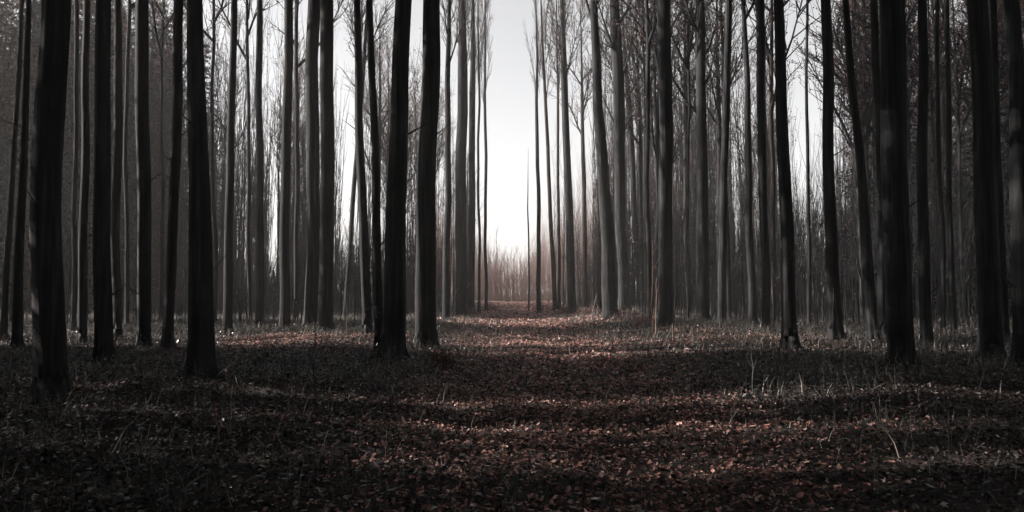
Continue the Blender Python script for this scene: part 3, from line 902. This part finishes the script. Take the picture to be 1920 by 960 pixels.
# ------------------------------------------------------------------ single stalks, twigs and thin saplings
def stalk(name, label, cat, pix, wpx, mat, twigs=0, leaves=0, seed=0, flat=False, group=None):
    """pix: foot pixel first, then pixels upwards; the stalk leans in a plane facing the path"""
    rr = random.Random(seed * 13 + 5)
    f = at_ground(*pix[0])
    r = .5 * .8 * wpx * f.y / FPX
    pts = [f - Vector((0, 0, .03))]
    for (u, v) in pix[1:]:
        q = at_depth(u, v, f.y + rr.uniform(-.05, .05))
        pts.append(q)
    # subdivide smoothly
    P = []
    for i in range(len(pts) - 1):
        for k in range(4):
            P.append(pts[i].lerp(pts[i + 1], k / 4))
    P.append(pts[-1])
    amp = (pts[-1] - pts[0]).length * .008
    P = [p + Vector((rr.gauss(0, amp), rr.gauss(0, amp * 2), 0)) if 0 < i < len(P) - 1 else p for i, p in enumerate(P)]
    root = tag(empty(name, f), label, cat, group)
    n = len(P)
    mb = MB(); mb.tube([p - f for p in P], [r * (1 - .7 * i / (n - 1)) for i in range(n)], 6)
    link('stem', mb.mesh('stem', [mat]), None, root)
    for _ in range(twigs):
        i = rr.randrange(n // 3, n - 1)
        d = (P[min(i + 1, n - 1)] - P[i - 1]).normalized()
        a = rr.uniform(0, 6.283)
        d = (d * .7 + Vector((math.cos(a), math.sin(a), .3)) * .6).normalized()
        L = (pts[-1] - pts[0]).length * rr.uniform(.08, .22)
        mb = MB(); q = P[i] - f
        mb.tube([q, q + d * L * .5, q + (d + Vector((0, 0, .2))).normalized() * L], [r * .4, r * .3, r * .1], 4)
        link('twig', mb.mesh('twig', [mat]), None, root)
    for _ in range(leaves):
        i = rr.randrange(n // 3, n)
        mb = MB(); mb.leaf(P[i] - f, rr.uniform(.05, .09), 0, rr)
        link('leaf', mb.mesh('leaf', [M_RUST], smooth=False), None, root)
    return root
ST = [
 ('dry_stalk', 'long pale stalk leaning right in the dark left foreground', 'stalk', [(203, 853), (240, 800), (268, 768), (285, 735)], 2.2, M_PALE, 1, 0),
 ('dry_stalk', 'pale jointed stalk with snapped off tip bent sideways, dark left side', 'stalk', [(195, 738), (215, 710), (234, 684), (250, 683)], 2.0, M_PALE, 0, 0),
 ('dry_stalk', 'low arching pale stalk below the snapped one, dark left side', 'stalk', [(158, 790), (185, 776), (205, 755)], 1.8, M_PALE, 2, 0),
 ('dry_stalk', 'thin wavy stalk at the left rim of the weeds, near massive trunk', 'stalk', [(120, 770), (130, 745), (142, 722), (143, 690)], 1.6, M_GREYSTEM, 2, 0),
 ('dry_stalk', 'short pale stalk leaning right beside the thin upright sapling at left', 'stalk', [(290, 773), (296, 752), (305, 727)], 1.8, M_PALE, 1, 0),
 ('dry_stalk', 'nearly lying pale twig by the thin upright sapling at left', 'twig', [(303, 758), (327, 741)], 1.8, M_PALE, 0, 0),
 ('thin_sapling', 'thin upright grey sapling left of the big shadowed trunk', 'sapling', [(331, 792), (329, 700), (328, 600)], 2.0, M_GREYSTEM, 3, 0),
 ('dry_stalk', 'forked grey stalk at the foot of the big shadowed trunk', 'stalk', [(366, 780), (370, 755), (388, 736)], 1.6, M_GREYSTEM, 2, 0),
 ('dry_stalk', 'long twig leaning far right before the lit patch on the left', 'twig', [(394, 722), (412, 700), (440, 678), (482, 632)], 2.0, M_GREYSTEM, 3, 1),
 ('thin_sapling', 'upright pale stem right of the big shadowed trunk', 'sapling', [(433, 788), (436, 730), (438, 672)], 1.9, M_PALE, 3, 1),
 ('dry_weed', 'reddish leafy weed in front of the big shadowed trunk', 'weed', [(412, 834), (408, 800), (402, 762)], 2.0, M_PINK, 5, 9),
 ('dry_stalk', 'pale crooked stalk beside the reddish weed', 'stalk', [(410, 828), (415, 790), (421, 745)], 2.0, M_PALE, 2, 0),
 ('dry_stalk', 'reddish stalk leaning right, nearest the camera left of the sapling', 'stalk', [(509, 832), (520, 806), (533, 775)], 2.2, M_PINK, 2, 1),
 ('dry_stalk', 'pale stalk leaning right under the tall thin sapling', 'stalk', [(568, 806), (578, 786), (590, 762)], 2.2, M_PALE, 1, 0),
 ('thin_sapling', 'tall hair thin sapling in front of the thick close pair of trunks', 'sapling', [(592, 762), (592, 640), (593, 480), (595, 250)], 3.2, M_DARKSTEM, 4, 0),
 ('dry_stalk', 'short white stalk leaning right, just right of the tall thin sapling', 'stalk', [(603, 792), (622, 770)], 2.2, M_PALE, 0, 0),
 ('dry_stalk', 'long low twig leaning right in the middle of the left foreground', 'twig', [(664, 802), (682, 783), (706, 762)], 2.2, M_PALE, 3, 1),
 ('thin_sapling', 'thin dark stem left of the tall thin sapling', 'sapling', [(555, 752), (554, 690), (555, 640)], 2.0, M_DARKSTEM, 3, 0),
 ('dry_stalk', 'pale reed standing among weeds at the left edge of the path', 'stalk', [(812, 718), (817, 700), (823, 678)], 2.0, M_PALE, 1, 0),
 ('dry_stalk', 'pale twig leaning right above the lit arc on the path', 'twig', [(920, 737), (930, 722), (944, 708)], 2.0, M_PALE, 1, 0),
 ('thin_sapling', 'straight white stem in front of the medium trunk by the opening', 'sapling', [(853, 596), (853, 560), (853, 515)], 1.8, M_PALE, 1, 0),
 ('thin_sapling', 'curved pale stem beside the straight white stem by the opening', 'sapling', [(865, 592), (867, 566), (873, 548), (880, 530)], 1.6, M_PALE, 1, 0),
 ('thin_sapling', 'thin pale sapling growing out of the lit patch left of the path', 'sapling', [(652, 640), (650, 600), (647, 540)], 1.8, M_GREYSTEM, 3, 2),
 ('thin_sapling', 'bent pale sapling on the grassy bank right of the path', 'sapling', [(1107, 606), (1112, 580), (1119, 550)], 1.7, M_PALE, 2, 1),
 ('dry_stalk', 'short pinkish stalk right next to the bent sapling on the bank', 'stalk', [(1122, 602), (1121, 572)], 1.5, M_PINK, 1, 0),
 ('thin_sapling', 'tall pale pink stem at the left foot of the thick upright trunk', 'sapling', [(1222, 630), (1223, 560), (1223, 450)], 2.8, M_PINK, 2, 0),
 ('thin_sapling', 'thinner pink stem between the tall pink stem and the thick trunk', 'sapling', [(1228, 632), (1230, 580), (1231, 520)], 2.0, M_PINK, 1, 0),
 ('dry_stalk', 'short upright stalk right before the thick upright trunk', 'stalk', [(1262, 640), (1261, 608)], 1.8, M_PINK, 1, 0),
 ('dry_stalk', 'short stalk leaning right beneath the thick upright trunk', 'stalk', [(1245, 642), (1260, 612)], 1.8, M_GREYSTEM, 1, 0),
 ('thin_sapling', 'slight pinkish stem standing in lit leaves right of the thick upright trunk', 'sapling', [(1278, 667), (1277, 630), (1276, 560)], 1.8, M_PINK, 2, 1),
 ('thin_sapling', 'slender grey sapling among dark weeds right of the path', 'sapling', [(1410, 742), (1411, 690), (1412, 610)], 1.8, M_GREYSTEM, 4, 1),
 ('thin_sapling', 'pale thin stem beside the leaning trunk closing the pale patch', 'sapling', [(1561, 652), (1561, 600), (1562, 540)], 1.8, M_PALE, 1, 0),
 ('dry_stalk', 'curved pale stalk in the weeds below the pale patch', 'stalk', [(1464, 702), (1465, 685), (1471, 668)], 1.6, M_PALE, 1, 0),
 ('dry_weed', 'branching pale weed right of the curved stalk below the pale patch', 'weed', [(1497, 684), (1502, 672), (1510, 658)], 1.6, M_PALE, 4, 1),
 ('dry_stalk', 'faint grey stalk in the dark right side before the crooked trunk', 'stalk', [(1572, 712), (1578, 678)], 1.6, M_GREYSTEM, 1, 0),
 ('dry_stalk', 'pale stalk leaning right among the weeds right of the path', 'stalk', [(1360, 802), (1372, 785), (1385, 765)], 1.8, M_PALE, 2, 0),
 ('dry_weed', 'curly dry weed on the right of the path below the lit patches', 'weed', [(1378, 775), (1376, 758), (1384, 742)], 1.8, M_GREYSTEM, 6, 3),
 ('thin_sapling', 'faint thin stem before the dark trunks on the right', 'sapling', [(1731, 675), (1731, 640), (1732, 600)], 1.6, M_GREYSTEM, 1, 0),
 ('dry_stalk', 'long grey stalk leaning left in the lower right corner', 'stalk', [(1882, 958), (1866, 938), (1850, 918)], 2.0, M_GREYSTEM, 1, 0),
 ('dry_stalk', 'thin upright stalk standing alone on the middle of the path', 'stalk', [(1152, 802), (1152, 785), (1153, 764)], 1.6, M_GREYSTEM, 0, 0),
 ('dry_stalk', 'tiny pinkish stalk on the lit far part of the path', 'stalk', [(930, 640), (930, 615)], 1.6, M_PINK, 1, 0),
 ('dry_stalk', 'pale stick leaning low in the weeds left of the curly weed', 'twig', [(1287, 730), (1296, 742)][::-1], 2.0, M_PALE, 0, 0),
]
for i, (nm, lab, cat, pix, w, m, tw, lv) in enumerate(ST):
    stalk(nm, lab, cat, pix, w, m, tw, lv, i)

# low bushes: bundles of thin stems
def bush(label, u, v, w_px, h_px, seed, mat, leafy=2):
    rr = random.Random(seed)
    f = at_ground(u, v)
    w, h = w_px * f.y / FPX, h_px * f.y / FPX
    root = tag(empty('low_bush', f), label, 'bush', 'low bushes along the path')
    lf = MB()
    st = MB()
    for i in range(46):
        a = rr.uniform(0, 6.283); q = rr.random() ** .6
        bx, by = math.cos(a) * q * w * .45, math.sin(a) * q * w * .45
        p = Vector((bx, by, gh(f.x + bx, f.y + by) - f.z - .03))
        H = h * rr.uniform(.45, 1.15) * (1 - .4 * q)
        d = Vector((math.cos(a) * .3 * q + rr.gauss(0, .12), math.sin(a) * .3 * q + rr.gauss(0, .12), 1)).normalized()
        m = p + d * H * .55; e = m + (d + Vector((rr.gauss(0, .25), rr.gauss(0, .25), 0))).normalized() * H * .45
        st.tube([p, m, e], [.009, .006, .002], 3, cap=False)
        for _ in range(3):
            b = p.lerp(e, rr.uniform(.3, .95))
            dd = Vector((rr.gauss(0, 1), rr.gauss(0, 1), rr.uniform(.2, 1))).normalized()
            ee = b + dd * H * rr.uniform(.1, .25)
            st.tube([b, ee], [.005, .0015], 3, cap=False)
            for _ in range(leafy):
                lf.leaf(b.lerp(ee, rr.random()), rr.uniform(.05, .1), 0, rr)
    link('stems', st.mesh('stems', [mat], smooth=False), None, root)['kind'] = 'stuff'
    link('foliage', lf.mesh('foliage', [M_RUST], smooth=False), None, root)['kind'] = 'stuff'
BU = [('low brown bush at the right rim where the path ends', 1018, 583, 40, 26), ('low bush on the near crest of the bank right of the path', 1062, 588, 46, 28),
      ('brown bush in front of the stout leaning trunk on the bank', 1102, 590, 44, 30), ('dark low bush right of the stout leaning trunk', 1172, 598, 46, 30),
      ('small bush at the left rim where the path ends', 918, 582, 30, 22), ('low bush at the foot of the medium trunk by the opening', 880, 592, 34, 24),
      ('sparse bush just left of the thick upright trunk with pink stems', 1205, 612, 44, 30), ('sparse weedy bush beside the flared foot of the thick trunk', 832, 690, 50, 40)]
for i, (lab, u, v, w, h) in enumerate(BU):
    bush(lab, u, v, w, h, 300 + i, [M_TWIG, M_BARKB, M_GREYSTEM][i % 3])

# ------------------------------------------------------------------ haze: one closed box of pale air
hb = bpy.data.meshes.new('haze')
x0, x1, y0, y1, z0, z1 = -410, 410, -70, 410, -1.6, 33.0
hb.from_pydata([(x0, y0, z0), (x1, y0, z0), (x1, y1, z0), (x0, y1, z0), (x0, y0, z1), (x1, y0, z1), (x1, y1, z1), (x0, y1, z1)], [],
               [(0, 3, 2, 1), (4, 5, 6, 7), (0, 1, 5, 4), (1, 2, 6, 5), (2, 3, 7, 6), (3, 0, 4, 7)])
hm = bpy.data.materials.new('haze'); hm.use_nodes = True
hn = hm.node_tree.nodes; hn.remove(hn['Principled BSDF'])
pv = hn.new('ShaderNodeVolumePrincipled')
pv.inputs['Color'].default_value = (.95, .95, .95, 1)
pv.inputs['Density'].default_value = .001
pv.inputs['Anisotropy'].default_value = .2
hm.node_tree.links.new(pv.outputs[0], hn['Material Output'].inputs['Volume'])
hb.materials.append(hm)
tag(link('haze', hb), 'thin pale haze filling the wood', 'haze', kind='stuff')
